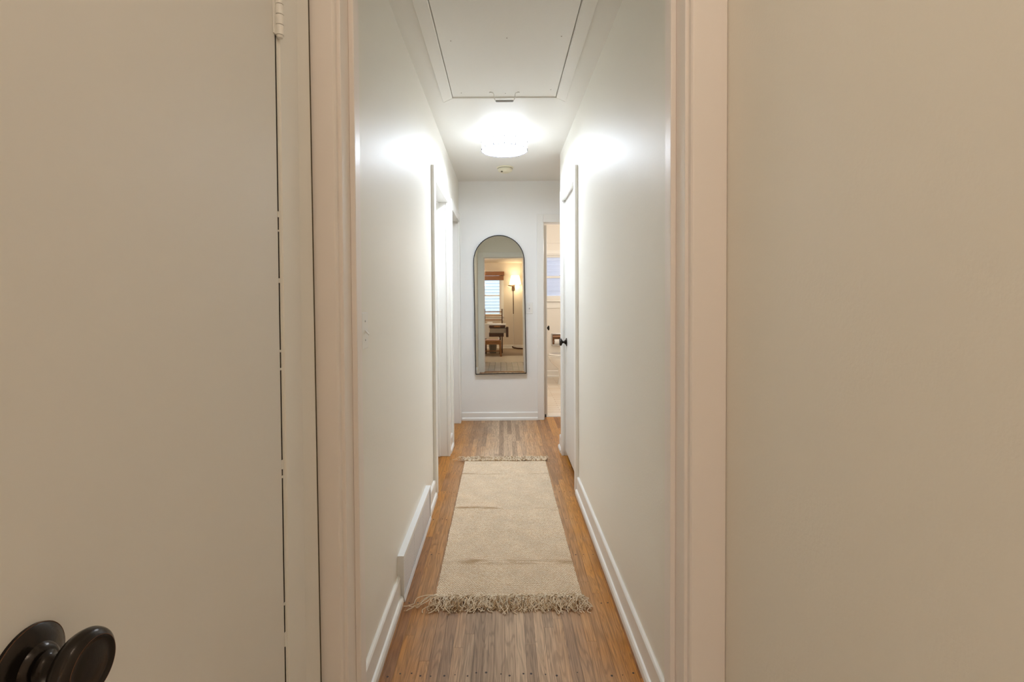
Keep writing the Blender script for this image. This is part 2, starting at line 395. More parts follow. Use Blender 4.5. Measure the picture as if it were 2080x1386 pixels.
# hall walls
w = MB()
for (a, b) in ((YN1, 3.150), (3.900, 4.200), (4.910, YB + .1)): w.box(XL - .11, XL, a, b, 0, ZC)
for (a, b) in ((3.150, 3.900), (4.200, 4.910)): w.box(XL - .11, XL, a, b, 2.022, ZC)
struct('wall_left', w, M['wall_hall'])
w = MB(); w.box(XR, XR + .11, YN1, 3.180, 0, ZC); w.box(XR, XR + .11, 3.900, 4.10, 0, ZC); w.box(XR, XR + .11, 3.180, 3.900, 2.03, ZC)
w.box(XR + .45, XR + .5, 3.0, 4.0, 0, ZC); w.box(XR + .11, XR + .45, 3.0, 3.05, 0, ZC)      # linen closet shell
w.box(XR + .11, 1.60, 4.00, 4.10, 0, ZC); w.box(1.55, 1.65, 4.10, YB, 0, ZC)
struct('wall_right', w, M['wall_hall'])
w = MB(); w.box(XL, .405, YB, YB + .12, 0, ZC); w.box(1.17, 1.65, YB, YB + .12, 0, ZC); w.box(.405, 1.17, YB, YB + .12, 2.035, ZC)
struct('wall_end', w, M['wall_end'])
w = MB(); w.box(-.60, JL - .02, YN0, YN1, 0, ZC); w.box(JR + .02, .62, YN0, YN1, 0, ZC); w.box(JL - .02, JR + .02, YN0, YN1, HD + .02, ZC)
struct('wall_front', w, M['wall'])
# hall ceiling with the attic opening
hx0, hx1, hy0, hy1 = -.286, .321, 1.50, 2.90
w = MB(); w.box(-.60, hx0, YN0, YB + .12, ZC, ZC + .05); w.box(hx1, 1.65, YN0, YB + .12, ZC, ZC + .05)
w.box(hx0, hx1, YN0, hy0, ZC, ZC + .05); w.box(hx0, hx1, hy1, YB + .12, ZC, ZC + .05)
struct('ceiling', w, M['ceiling'])
# small entry (where the photographer stands)
w = MB(); w.box(VL - .11, VL, -.90, .325, 0, ZC); w.box(VL - .11, VL, .884, YN0, 0, ZC); w.box(VL - .11, VL, .325, .884, 2.05, ZC)
w.box(VL - .50, VL - .45, .25, YN0, 0, ZC); w.box(VL - .45, VL - .11, .20, .25, 0, ZC); w.box(VL-.5, VL-.11, YN0-.02, YN0, 0, ZC)
struct('wall_entry_left', w, M['wall'])
struct('wall_entry_right', MB().box(VR, VR + .11, -1.60, YN0, 0, ZC), M['wall'])
struct('ceiling_entry', MB().box(-1.0, .62, -1.70, YN0 - .001, ZC, ZC + .05), M['ceiling'])
# dining room behind
w = MB(); w.box(-2.6, VL - .11, -.90, -.82, 0, ZC); w.box(VR + .11, 2.2, -1.60, -1.52, 0, ZC); w.box(-2.7, -2.6, -4.04, -.82, 0, ZC); w.box(2.2, 2.3, -4.04, -1.52, 0, ZC)
struct('wall_dining_sides', w, M['roomwall'])
wx0, wx1, wz0, wz1 = -.96, -.04, .94, 2.14
w = MB(); w.box(-2.7, wx0, -4.14, -4.04, 0, ZC); w.box(wx1, 2.3, -4.14, -4.04, 0, ZC); w.box(wx0, wx1, -4.14, -4.04, 0, wz0); w.box(wx0, wx1, -4.14, -4.04, wz1, ZC)
struct('wall_dining_back', w, M['roomwall'])
struct('ceiling_dining', MB().box(-2.7, 2.3, -4.14, -1.701, ZC, ZC + .05).box(-2.7, -1.001, -1.701, -.82, ZC, ZC + .05), M['roomwall'])
# bathroom
bx0, bx1, bz0, bz1 = .55, 1.28, 1.225, 1.925
w = MB(); w.box(0, .10, YB + .12, 7.80, 0, ZC); w.box(1.45, 1.55, YB + .12, 7.80, 0, ZC)
struct('wall_bathroom_sides', w, M['bathwall'])
w = MB(); w.box(.10, bx0, 7.68, 7.80, 0, ZC); w.box(bx1, 1.45, 7.68, 7.80, 0, ZC); w.box(bx0, bx1, 7.68, 7.80, 0, bz0); w.box(bx0, bx1, 7.68, 7.80, bz1, ZC)
struct('wall_bathroom_back', w, M['bathwall'])
struct('ceiling_bathroom', MB().box(0, 1.55, YB + .12, 7.80, ZC, ZC + .05), M['bathwall'])

# ------------------------------------------------------------------ trim
# near doorway : jambs with stops, casing on both faces
t = MB()
for sgn, X in ((-1, JL), (1, JR)):
    xo = X + sgn * .020
    t.box(min(X, xo), max(X, xo), YN0, YN1, 0, HD)                      # jamb
    xi = X - sgn * .012
    t.box(min(X, xi), max(X, xi), 1.090, 1.130, 0, HD - .012)           # stop
t.box(JL - .02, JR + .02, YN0, YN1, HD, HD + .02); t.box(JL, JR, 1.09, 1.13, HD - .012, HD)
struct('trim_1', t, M['trim_warm'], bevel=.0018)
def side_casing(sgn, x_in, x_out, yw, face, z1, wavy=False):
    # profile across the width, extruded up the wall; thickness grows towards -y (face=-1) or +y
    p = [(x_in, 0), (x_in, .013), (x_in + sgn * .003, .0165), (x_in + sgn * .006, .017), (x_out - sgn * .0145, .018), (x_out - sgn * .014, .0145), (x_out - sgn * .003, .0145), (x_out, .011), (x_out, 0)]
    return [(a, yw + face * b) for a, b in p]
t = MB(); t.prism(side_casing(-1, JL - .007, -.4115, YN0, -1, 0), 'z', 0, HD + .085); t.smooth = False
struct('trim_2', t, M['trim_warm'])
t = MB(); t.prism(side_casing(1, JR + .007, .4675, YN0, -1, 0), 'z', 0, HD + .085)
struct('trim_3', t, M['trim_warm'])
struct('trim_4', MB().box(-.405, .460, YN0 - .0175, YN0, HD + .007, HD + .083), M['trim_warm'], bevel=.002)
t = MB(); t.box(XL + .002, JL - .006, YN1, YN1 + .017, 0, HD + .09); t.box(JR + .006, XR - .004, YN1, YN1 + .017, 0, HD + .09); t.box(JL - .006, JR + .006, YN1, YN1 + .017, HD + .006, HD + .09)
struct('trim_5', t, M['trim'], bevel=.003)
# closet casing in the entry (left)
t = MB(); t.prism([(VL, .8785), (-.3925, .8785), (-.3905, .8805), (-.3905, .9515), (-.3925, .9535), (-.3985, .9545), (-.3985, .9600), (-.3965, .980), (-.391, .997), (-.3885, 1.006), (-.3885, 1.0110), (-.3905, 1.0125), (VL, 1.0125)], 'z', 0, 2.13)
t.v = [(x + ((1.3 - z) * .0040 if y > .97 and x > -.40 else 0), y, z) for (x, y, z) in t.v]
t.cur = 1; t.box(-.408, -.3895, 1.0126, 1.0230, 0, 2.13); t.v[-8:] = [(x + ((1.3 - z) * .0040 if x > -.40 else 0), y, z) for (x, y, z) in t.v[-8:]]; t.cur = 0  # dark strip painted in as the shadow line between the casings
for zb, hb in ((1.417, .010), (1.388, .003), (1.300, .008), (1.175, .004), (1.143, .004), (.972, .016), (.95, .004), (.72, .004), (.655, .025)):
    t.box(-.3972, -.3940, .8705, .8755, zb - hb / 2, zb + hb / 2)          # paint bridging the crack
t.box(VL, -.3905, .325 - .09, .334, 0, 2.13); t.box(VL, -.3905, .334, .8785, 2.048, 2.13)
struct('trim_6', t, [M['trim'], M['gap_shade']])
t = MB(); t.box(VL - .11, -.3945, .8750, .884, 0, 2.05); t.box(VL - .11, -.3935, .325, .332, 0, 2.05); t.box(VL - .11, -.3935, .332, .8750, 2.043, 2.05)
struct('trim_7', t, M['trim'])

def opening_trim(name, X, sgn, y0, y1, h, cw=.06, depth=.11, stop=None, m=None, far_w=None, sill=False):
    # casing + jambs of an opening in a side wall. sgn=+1: wall lies towards -x (left wall); sgn=-1: right wall
    m = m or M['trim']
    f = X + sgn * .020; back = X - sgn * depth
    def bx(mb, xa, xb, ya, yb, za, zb): mb.box(min(xa, xb), max(xa, xb), ya, yb, za, zb)
    t = MB()
    bx(t, X, f, y0 - cw, y0 + .004, 0, h + .083)
    bx(t, X, f, y1 - .004, y1 + (far_w or cw), 0, h + .083)
    bx(t, X, f, y0 + .004, y1 - .004, h - .004, h + .083)
    bx(t, X, back, y0 - .015, y0 + .0, 0, h); bx(t, X, back, y1, y1 + .015, 0, h); bx(t, X, back, y0, y1, h, h + .01)
    if stop:
        s0, s1 = stop
        bx(t, X - sgn * s0, X - sgn * s1, y0, y0 + .012, 0, h); bx(t, X - sgn * s0, X - sgn * s1, y1 - .012, y1, 0, h); bx(t, X - sgn * s0, X - sgn * s1, y0 + .012, y1 - .012, h - .012, h)
    return struct(name, t, m, bevel=.0025)
opening_trim('trim_8', XL, 1, 3.165, 3.885, 2.012, cw=.075, stop=(.058, .075), far_w=.065)
opening_trim('trim_9', XL, 1, 4.215, 4.895, 2.012, cw=.055, stop=(.058, .075), far_w=.075)
opening_trim('trim_10', XR, -1, 3.195, 3.885, 2.018, cw=.062, far_w=.062)
# bathroom doorway casing (in the end wall)
t = MB(); t.box(.352, .418, YB - .018, YB, 0, 2.10); t.box(1.155, 1.22, YB - .018, YB, 0, 2.10); t.box(.418, 1.155, YB - .018, YB, 2.018, 2.10)
t.box(.405, .425, YB, YB + .12, 0, 2.035); t.box(1.15, 1.17, YB, YB + .12, 0, 2.035); t.box(.425, 1.15, YB, YB + .12, 2.015, 2.035)
struct('trim_11', t, M['trim'], bevel=.003)
t = MB(); t.box(.405, .418, YB + .12, YB + .135, 0, 2.09); t.box(.34, .405, YB + .12, YB + .135, 0, 2.09); t.box(.34, 1.22, YB + .12, YB + .135, 2.035, 2.10)
struct('trim_12', t, M['trim'])
# attic hatch trim
t = MB(); cz0, cz1 = ZC - .014, ZC
for poly in ([(hx0 - .062, hy0 - .062), (hx0, hy0), (hx0, hy1), (hx0 - .062, hy1 + .062)],
             [(hx1 + .062, hy0 - .062), (hx1, hy0), (hx1, hy1), (hx1 + .062, hy1 + .062)],
             [(hx0 - .062, hy1 + .062), (hx0, hy1), (hx1, hy1), (hx1 + .062, hy1 + .062)],
             [(hx0 - .062, hy0 - .062), (hx0, hy0), (hx1, hy0), (hx1 + .062, hy0 - .062)]):
    t.prism(poly, 'z', cz0, cz1)
struct('trim_13', t, M['ceiling'], bevel=.003)

# baseboards with shoe moulding
BBH = .112
def bb_prof(h=BBH, th=.013):
    p = [(0, 0), (0, h), (.004, h + .001), (th - .004, h - .002), (th, h - .008), (th, .030), (th + .006, .028), (th + .011, .021), (th + .0125, .010), (th + .0125, 0)]
    return p
def base_side(mb, X, sgn, y0, y1, h=BBH):
    mb.prism([(X + sgn * a, b) for a, b in bb_prof(h)], 'y', y0, y1)
def fix_prism_y(mb): pass
b = MB(); base_side(b, XL, 1, YN1 + .017, 2.015); base_side(b, XL, 1, 2.79, 3.09); base_side(b, XL, 1, 3.95, 4.16)
struct('baseboard_left', b, M['trim'])
b = MB(); base_side(b, XR, -1, YN1 + .017, 3.133); base_side(b, XR, -1, 3.947, 4.10)
struct('baseboard_right', b, M['trim'])
b = MB(); b.prism([(YB - a, z) for a, z in bb_prof(.082)], 'x', XL + .02, .352); b.prism([(YB - a, z) for a, z in bb_prof(.082)], 'x', 1.22, 1.55)
struct('baseboard_end', b, M['trim'])
b = MB(); b.prism([(7.68 - a, z) for a, z in bb_prof(.105)], 'x', .10, 1.45)
struct('baseboard_bathroom', b, M['porcelain'])
b = MB(); b.prism([(-4.04 + a, z) for a, z in bb_prof(.10)], 'x', -2.6, 2.2)
struct('baseboard_dining', b, M['trim'])
struct('trim_14', MB().prism([(YN0 + .002, 0), (YN0 + .012, .008), (YN1 - .012, .008), (YN1 - .002, 0)], 'x', JL, JR), M['wood_mid'])
struct('trim_15', MB().box(.425, 1.15, YB + .105, YB + .135, -.001, .006), M['porcelain'])

# ------------------------------------------------------------------ doors
def cr(prof, sub=4):
    # smooth a lathe profile (Catmull-Rom through its points)
    out = []; n = len(prof)
    for i in range(n - 1):
        p0, p1, p2, p3 = prof[max(i - 1, 0)], prof[i], prof[i + 1], prof[min(i + 2, n - 1)]
        for k in range(sub):
            t = k / sub
            out.append(tuple(max(0 if c == 0 else -9, .5 * (2 * p1[c] + (p2[c] - p0[c]) * t + (2 * p0[c] - 5 * p1[c] + 4 * p2[c] - p3[c]) * t * t + (3 * p1[c] - p0[c] - 3 * p2[c] + p3[c]) * t ** 3)) for c in (0, 1)))
    out.append(prof[-1]); return out
def knob(parent, org, axis, sc=1.0, name='knob'):
    rs = MB().lathe([(.0325, 0), (.0325, .0025), (.0310, .0045), (.0240, .0075), (.0185, .0095), (.0165, .0135), (.0135, .0155)], org, axis, 56)
    r = obj('rosette', rs, M['bronze'], parent)
    o2 = Vector(org) + Vector(axis).normalized() * .0155
    kb = MB().lathe(cr([(.0125, 0), (.0090, .0035), (.0085, .0115), (.0105, .0155), (.0185, .0190), (.0250, .0225), (.0282, .0280), (.0285, .0315), (.0272, .0360), (.0240, .0392), (.0226, .0401)]) + cr([(.0222, .0399), (.0205, .0386), (.0170, .0382), (.0100, .0392), (0.0001, .0396)], 3), o2, axis, 80)
    k = obj(name, kb, M['bronze'], parent)
    ax = Vector(axis).normalized(); u = ax.orthogonal().normalized(); v = ax.cross(u)
    def ring(rad, t, rr):
        c = Vector(org) + ax * t
        return MB().tube([c + (u * math.cos(2 * PI * i / 64) + v * math.sin(2 * PI * i / 64)) * rad for i in range(64)], rr, 6, True)
    g = obj('worn_edge', ring(.0323, .0030, .00035), M['copper'], r); g['label'] = 'copper coloured worn rim of the rosette'
    g = obj('worn_edge', ring(.0229, .0155 + .0399, .00028), M['copper'], k); g['label'] = 'copper coloured worn rim of the knob'
    return k
def hinge(parent, x, y, z0, z1, m, sgn=1, pitch=5):
    h = MB(); n = pitch; dz = (z1 - z0) / n
    for i in range(n): h.cyl((x, y, z0 + i * dz + .0007), (x, y, z0 + (i + 1) * dz - .0007), .0068, 20)
    h.cyl((x, y, z0 - .004), (x, y, z0), .0045, 16, .0060)
    h.box(x - sgn * .006 - .001, x - sgn * .006 + .001, y - .012, y + .012, z0, z1)
    return obj('hinge', h, m, parent)

d = sroot('door_1', (-.412, .60, 0))
obj('leaf', MB().box(-.430, -.395, .336, .8708, .012, 2.040), M['door'], d, bevel=.0015)
knob(d, (-.395, .400, .966), (1, 0, 0))
hinge(d, -.3875, .8735, 1.729, 1.818, M['trim']); hinge(d, -.3875, .8735, .22, .31, M['trim'])
obj('crack', MB().box(-.432, -.3954, .8709, .8749, .012, 2.042), M['gap'], d)['label'] = 'dark crack along the hinge side'

d = sroot('door_2', (XL - .09, 3.5, 0))
obj('leaf', MB().box(XL - .111, XL - .076, 3.166, 3.884, .008, 2.010), M['door'], d)
knob(d, (XL - .076, 3.24, .93), (1, 0, 0))
d = sroot('door_3', (XL - .09, 4.5, 0))
obj('leaf', MB().box(XL - .111, XL - .076, 4.216, 4.894, .008, 2.010), M['door'], d)
knob(d, (XL - .076, 4.29, .93), (1, 0, 0))
d = sroot('door_4', (XR + .02, 3.5, 0))
obj('leaf', MB().box(.495, .530, 3.199, 3.881, .036, 2.014), M['door'], d, bevel=.002)
knob(d, (.495, 3.815, .911), (-1, 0, 0))
hinge(d, .4855, 3.203, 1.76, 1.85, M['trim']); hinge(d, .4855, 3.203, .26, .35, M['trim'])
d = sroot('door_5', (.445, 5.5, 0))
ca_, sa_ = math.cos(R(2.4)), math.sin(R(2.4)); hy = YB + .138
def sw(u, t): return (.430 + u * sa_ + t * ca_, hy + u * ca_ - t * sa_)
obj('leaf', MB().prism([sw(0, 0), sw(0, .035), sw(.70, .035), sw(.70, 0)], 'z', .012, 2.010), M['door'], d, bevel=.002)
kx, ky = sw(.585, .035)
knob(d, (kx, ky, .895), (ca_, -sa_, 0))
tag(obj('door_stop', MB().prism([(5.168, 0.002), (5.168, .022), (5.13, .008), (5.13, .002)], 'x', .428, .452), M['rubber'], bevel=.001), 'small black rubber stop at the foot of the open bathroom door', 'door stop')

# ------------------------------------------------------------------ attic hatch
h = thing('attic_hatch', 'flat painted attic access panel in the hallway ceiling with a pull handle', 'hatch', (.018, 2.2, ZC))
obj('panel', MB().box(hx0 + .0028, hx1 - .0035, hy0 + .003, hy1 - .0006, ZC - .006, ZC + .030), M['ceiling'], h, bevel=.001)
obj('upper_lining', MB().box(hx0 - .02, hx1 + .02, hy0 - .02, hy1 + .02, ZC + .051, ZC + .056), M['gap'], h)
zb = ZC - .006; yh = 2.835
hh = thing('pull_handle', 'x', 'x', (.018, yh, zb)); hh.parent = h; hh.location = Vector((.018, yh, zb)) - h.location
for kk in ('label', 'category'): del hh[kk]
for sx_ in (-1, 1):
    cx = .018 + sx_ * .061; hd = MB()
    hd.tube([(cx + sx_ * .022, yh, zb - .003), (cx + sx_ * .004, yh, zb - .004), (cx, yh, zb - .010), (cx - sx_ * .001, yh, zb - .030), (cx - sx_ * .006, yh, zb - .043), (cx - sx_ * .014, yh, zb - .049)], .0028, 10)
    hd.cyl((cx + sx_ * .018, yh, zb), (cx + sx_ * .018, yh, zb - .005), .0075, 14)
    obj('bracket', hd, M['trim'], hh)
obj('grip', MB().lathe([(.003, 0), (.0062, .004), (.0062, .098), (.003, .102)], (.018 - .051, yh, zb - .050), (1, 0, 0), 18), M['handle_steel'], hh)['label'] = 'bare grey metal grip tube'
for (px, py) in ((917, 87), (1029.6, 81.7), (1139.3, 78.8), (938, 191), (1118, 185.6), (1026.8, 192.5)):
    Y = 1.168 / ((602 - py) / 1000.); X = (px - 1021 + (602 - py) * .006) / 1000. * Y
    obj('screw', MB().lathe([(.0030, 0), (.0028, .0008), (.0005, .0011)], (X, Y, zb), (0, 0, -1), 12), M['screw'], h)

# ------------------------------------------------------------------ ceiling light
lx, ly = .020, 3.600
L_ = thing('ceiling_light', 'lit round drum flush light with studded bands on the hall ceiling', 'ceiling light', (lx, ly, ZC))
obj('ceiling_plate', MB().lathe([(.075, 0), (.075, -.012), (.03, -.018), (.03, -.046)], (lx, ly, ZC), (0, 0, 1), 40), M['white'], L_)
zt, zbm = ZC - .044, ZC - .116; RD = .165
sh = obj('drum_shade', MB().lathe([(RD - .006, zbm + .004), (RD, zbm + .004), (RD, zt), (RD - .003, zt), (RD - .003, zbm + .004)][1:4] + [(RD - .004, zt), (RD - .004, zbm + .004)], (lx, ly, 0), (0, 0, 1), 72), M['drum'], L_)
obj('diffuser', MB().lathe([(0, zbm + .003), (RD - .006, zbm + .003), (RD - .004, zbm + .006), (0, zbm + .008)], (lx, ly, 0), (0, 0, 1), 72), M['diffuser'], L_)
obj('uplight_block', MB().lathe([(0.0001, zbm + .0095), (RD - .0055, zbm + .0095), (RD - .0055, zbm + .0110), (0.0001, zbm + .0110)], (lx, ly, 0), (0, 0, 1), 72), M['white'], L_)  # unseen disk added to stop the diffuser shining upward
def hring(z, rr, rad=RD): return MB().tube([(lx + rad * math.cos(2 * PI * i / 72), ly + rad * math.sin(2 * PI * i / 72), z) for i in range(72)], rr, 8, True)
obj('rim', hring(zbm + .002, .0028, RD + .0015), M['rim'], L_); obj('rim', hring(zt, .0012), M['chrome'], L_)
st = None
for k in range(13):
    a = -PI / 2 + R(27.69) * k
    for z in (zt - .012, zbm + .010):
        p = (lx + (RD) * math.cos(a), ly + (RD) * math.sin(a), z)
        if st is None:
            st = obj('stud', MB().lathe([(0.0001, -.0045), (.0035, -.003), (.0048, 0), (.0035, .003), (.0001, .0045)], (0, 0, 0), (0, 0, 1), 12), M['rim'], L_, local=True)
            o = st
        else:
            o = st.copy(); C.objects.link(o)
        o.location = (p[0] - lx, p[1] - ly, p[2] - ZC)

# smoke detector
sx, sy = .030, 4.50
S = thing('smoke_detector', 'round yellowed smoke detector on the ceiling beyond the hall light', 'smoke detector', (sx, sy, ZC))
obj('base', MB().lathe([(.075, 0), (.075, -.006), (.070, -.010)], (sx, sy, ZC), (0, 0, 1), 48), M['detector'], S)
obj('cover', MB().lathe([(.064, -.010), (.066, -.014), (.066, -.030), (.060, -.036), (.045, -.040), (.038, -.046), (0, -.047)], (sx, sy, ZC), (0, 0, 1), 48), M['detector'], S)
obj('vent_ring', MB().lathe([(.0665, -.011), (.0668, -.0135), (.0640, -.014)], (sx, sy, ZC), (0, 0, 1), 48), M['slot'], S)
obj('test_button', MB().lathe([(.010, -.040), (.010, -.0475), (.008, -.0485)], (sx - .03, sy - .03, ZC), (0, 0, 1), 20), M['slot'], S)

# ------------------------------------------------------------------ floor register (vent)
v0, v1 = 2.020, 2.785; vf = XL + .0265; vh = .193
V = thing('baseboard_register', 'white steel wall register with perforated face along the left wall', 'vent', (XL + .013, 2.4, 0))
fr = MB()
fr.prism([(XL, vh - .004), (XL, vh), (vf, vh), (vf, vh - .018), (vf - .0015, vh - .018), (vf - .0015, vh - .004)], 'y', v0, v1)       # top cap with lip
fr.prism([(XL, .0), (vf + .004, 0), (vf + .004, .004), (vf, .022), (vf - .0015, .022), (vf - .0015, .004), (XL, .004)], 'y', v0, v1)
fr.box(XL, vf - .0002, v0 + .0004, v0 + .0015, .0042, vh - .0042); fr.box(XL, vf, v1 - .0015, v1, .004, vh - .002)
fr.box(vf - .0013, vf - .0003, v0 + .0016, v0 + .010, .0205, vh - .0165); fr.box(vf - .0015, vf, v1 - .012, v1, .020, vh - .016)
obj('frame', fr, M['vent'], V)
sec = (v1 - v0 - .02) / 3
for k in range(3):
    a = v0 + .010 + sec * k
    obj('grille', MB().box(vf - .0050, vf - .0030, a + (.0012 if k else 0), a + sec - .0012, .018, vh - .014), M['perf'], V)
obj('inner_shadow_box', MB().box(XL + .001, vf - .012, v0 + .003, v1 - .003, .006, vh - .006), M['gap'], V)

# ------------------------------------------------------------------ switches
P = thing('light_switch', 'white toggle switch plate on the left hall wall just past the doorway', 'switch', (XL, 1.565, 1.163))
obj('plate', MB().box(XL, XL + .0055, 1.530, 1.600, 1.105, 1.221), M['plate'], P, bevel=.003, seg=3)
tg = MB(); tg.prism([(XL + .005, 1.166), (XL + .005, 1.158), (XL + .017, 1.148), (XL + .018, 1.152)], 'y', 1.561, 1.569)
obj('toggle', tg, M['plate'], P)
for dz in (-.030, .030): obj('screw', MB().lathe([(.003, 0), (.003, .001), (.001, .0016)], (XL + .0055, 1.565, 1.163 + dz), (1, 0, 0), 12), M['handle_steel'], P)
P = thing('light_switch', 'white toggle switch plate on the end wall beside the arched mirror', 'switch', (.272, YB, 1.147))
obj('plate', MB().box(.237, .307, YB - .0055, YB, 1.089, 1.205), M['plate'], P, bevel=.003, seg=3)
obj('toggle', MB().prism([(YB - .005, 1.151), (YB - .005, 1.143), (YB - .017, 1.135), (YB - .018, 1.139)], 'x', .268, .276), M['grey'], P)
for dz in (-.030, .030): obj('screw', MB().lathe([(.003, 0), (.003, .001), (.001, .0016)], (.272, YB - .0055, 1.147 + dz), (0, -1, 0), 12), M['handle_steel'], P)

# ------------------------------------------------------------------ arched mirror
mw, mh = .518, 1.412; mr = mw / 2
MR = thing('arched_mirror', 'tall arched wall mirror with a thin black metal frame on the end wall', 'mirror', (-.020, YB - .024, .478))
def arch(rw, inset, n=36):
    pts = [(-rw, inset), (rw, inset)]
    cz = mh - mr
    for i in range(n + 1):
        a = PI * i / n
        pts.append((rw * math.cos(a), cz + rw * math.sin(a)))
    return pts
po = arch(mr, 0); pi_ = arch(mr - .0068, .0068)
fm = MB(); n = len(po)
vs = []
for (pp, y) in ((po, 0), (po, -.022), (pi_, -.022), (pi_, -.012)):
    vs += [(p[0], y, p[1]) for p in pp]
fs = []
for r_ in range(3):
    for i in range(n):
        j = (i + 1) % n; fs.append((r_ * n + i, r_ * n + j, (r_ + 1) * n + j, (r_ + 1) * n + i))
fm.add(vs, fs, False)
obj('frame', fm, M['black'], MR, local=True)
gl = MB(); gl.prism(arch(mr - .004, .004), 'y', -.014, -.006)
obj('mirror_glass', gl, M['mirror'], MR, local=True)
MR.rotation_euler = (R(-.70), R(-.72), 0)

# ------------------------------------------------------------------ rug runner
rx0, rx1, ry0, ry1 = -.290, .327, 2.035, 3.755
def rip(x, y):
    z = .0075
    u = (x - rx0) / (rx1 - rx0)
    z += .009 * math.exp(-((y - 2.905 - .02 * math.sin(5 * u)) / .022) ** 2) * (max(0, 1 - u / .45) + max(0, (u - .72) / .28))
    z += .006 * math.exp(-((y - 2.315 - .015 * u) / .030) ** 2) * max(0, 1 - abs(u - .25) / .3)
    z += .005 * math.exp(-((y - 3.470) / .018) ** 2) * (max(0, 1 - u / .4) + max(0, (u - .85) / .15))
    z += .0035 * math.exp(-((y - 2.60 - .05 * u) / .05) ** 2)
    z += .006 * math.exp(-((y - ry0) / .03) ** 2) * max(0, 1 - abs(u - .48) / .16)
    z += .0012 * math.sin(y * 9 + u * 3) + .0008 * math.sin(u * 13 + y * 4)
    return z
RG = thing('runner_rug', 'woven beige jute runner rug with cream fringe on the hall floor', 'rug', ((rx0 + rx1) / 2, (ry0 + ry1) / 2, 0))
mb = MB(); nx, ny = 100, 300; vs = []
rr = random.Random(4)
wobL = [rr.uniform(-.0018, .0018) for _ in range(ny + 1)]; wobR = [rr.uniform(-.0018, .0018) for _ in range(ny + 1)]
for j in range(ny + 1):
    y = ry0 + (ry1 - ry0) * j / ny
    sk = -.006 * (j / ny)
    for i in range(nx + 1):
        u = i / nx
        xa = rx0 + sk + wobL[j]; xb = rx1 + sk + wobR[j] - .004 * math.sin(PI * j / ny)
        x = xa + (xb - xa) * u
        vs.append((x, y + .004 * math.sin(u * 7), rip(x, y)))
fs = [(j * (nx + 1) + i, j * (nx + 1) + i + 1, (j + 1) * (nx + 1) + i + 1, (j + 1) * (nx + 1) + i) for j in range(ny) for i in range(nx)]
border = [i for i in range(nx + 1)] + [j * (nx + 1) + nx for j in range(1, ny + 1)] + [ny * (nx + 1) + i for i in range(nx - 1, -1, -1)] + [j * (nx + 1) for j in range(ny - 1, 0, -1)]
b0 = len(vs)
for k in border: vs.append((vs[k][0], vs[k][1], .0006))
m_ = len(border)
for q in range(m_):
    q2 = (q + 1) % m_; fs.append((border[q], b0 + q, b0 + q2, border[q2]))
mb.add(vs, fs, True)
obj('woven_body', mb, M['rug'], RG)
def fringe(y, sgn, length, count, seed, lift, spread):
    f = MB(); rn = random.Random(seed)
    x = rx0 - .002
    step = (rx1 - rx0) / count
    for c in range(count + 1):
        bx_ = rx0 + step * c + rn.uniform(-.003, .003) - (0.006 if sgn > 0 else 0)
        lean = rn.gauss(0, .30) * spread
        if c == 0: lean = -.9
        if c == count: lean = .15
        k = rn.randint(6, 8); fold = rn.random() < .5
        kz = .010 + rn.uniform(0, .006)
        # little knot
        f.cur = 0 if rn.random() < .6 else 1
        f.lathe([(.0006, -.005), (.0045, -.003), (.0056, 0), (.0045, .003), (.0006, .005)], (bx_, y - sgn * .002, kz), (0, 1, 0), 8)
        for s in range(k):
            L = length * rn.uniform(.72, 1.12); np_ = 13
            ph = rn.uniform(0, 6.28); am = rn.uniform(.003, .012) * spread; fr_ = rn.uniform(.9, 2.4)
            off = rn.gauss(0, .012) * spread; curl = rn.uniform(-1, 1) * .026 * spread; back = rn.uniform(.3, 1.0) if fold else rn.uniform(0, .5)
            zt_ = rn.uniform(.3, 1)
            pts = []
            for i in range(np_):
                t = i / (np_ - 1)
                yy = y + sgn * L * (t if t < .7 else t - back * (t - .7) * 1.6)
                xx = bx_ + lean * L * t + off * min(1, t * 2.5) + am * math.sin(ph + fr_ * 6.28 * t) - am * math.sin(ph) + curl * t * t
                zz = kz * (1 - t) ** 1.5 + .0022 + lift * zt_ * math.sin(PI * min(1, t * 1.1)) * (1 + .35 * math.sin(ph + 7 * t)) + abs(.004 * math.sin(ph + 4 * t)) * t
                pts.append((xx, yy, max(.0016, zz)))
            f.cur = 0 if rn.random() < .68 else 1
            f.tube(pts, [.00135] * (np_ - 1) + [.0018], 5)
    o = obj('fringe', f, [M['fringe'], M['fringe2']], RG); o['kind'] = 'stuff'; o['label'] = 'tangled cream yarn fringe' + (' at the near end' if sgn < 0 else ' at the far end')
    return o
fringe(ry0 + .004, -1, .100, 68, 11, .018, 1.0)
fringe(ry1 - .004, 1, .055, 84, 12, .022, .9)
obj('loose_yarn', MB().tube([(-.300, 3.745, .010), (-.320, 3.756, .012), (-.342, 3.772, .006), (-.352, 3.778, .003)], .0018, 6), M['fringe'], RG)

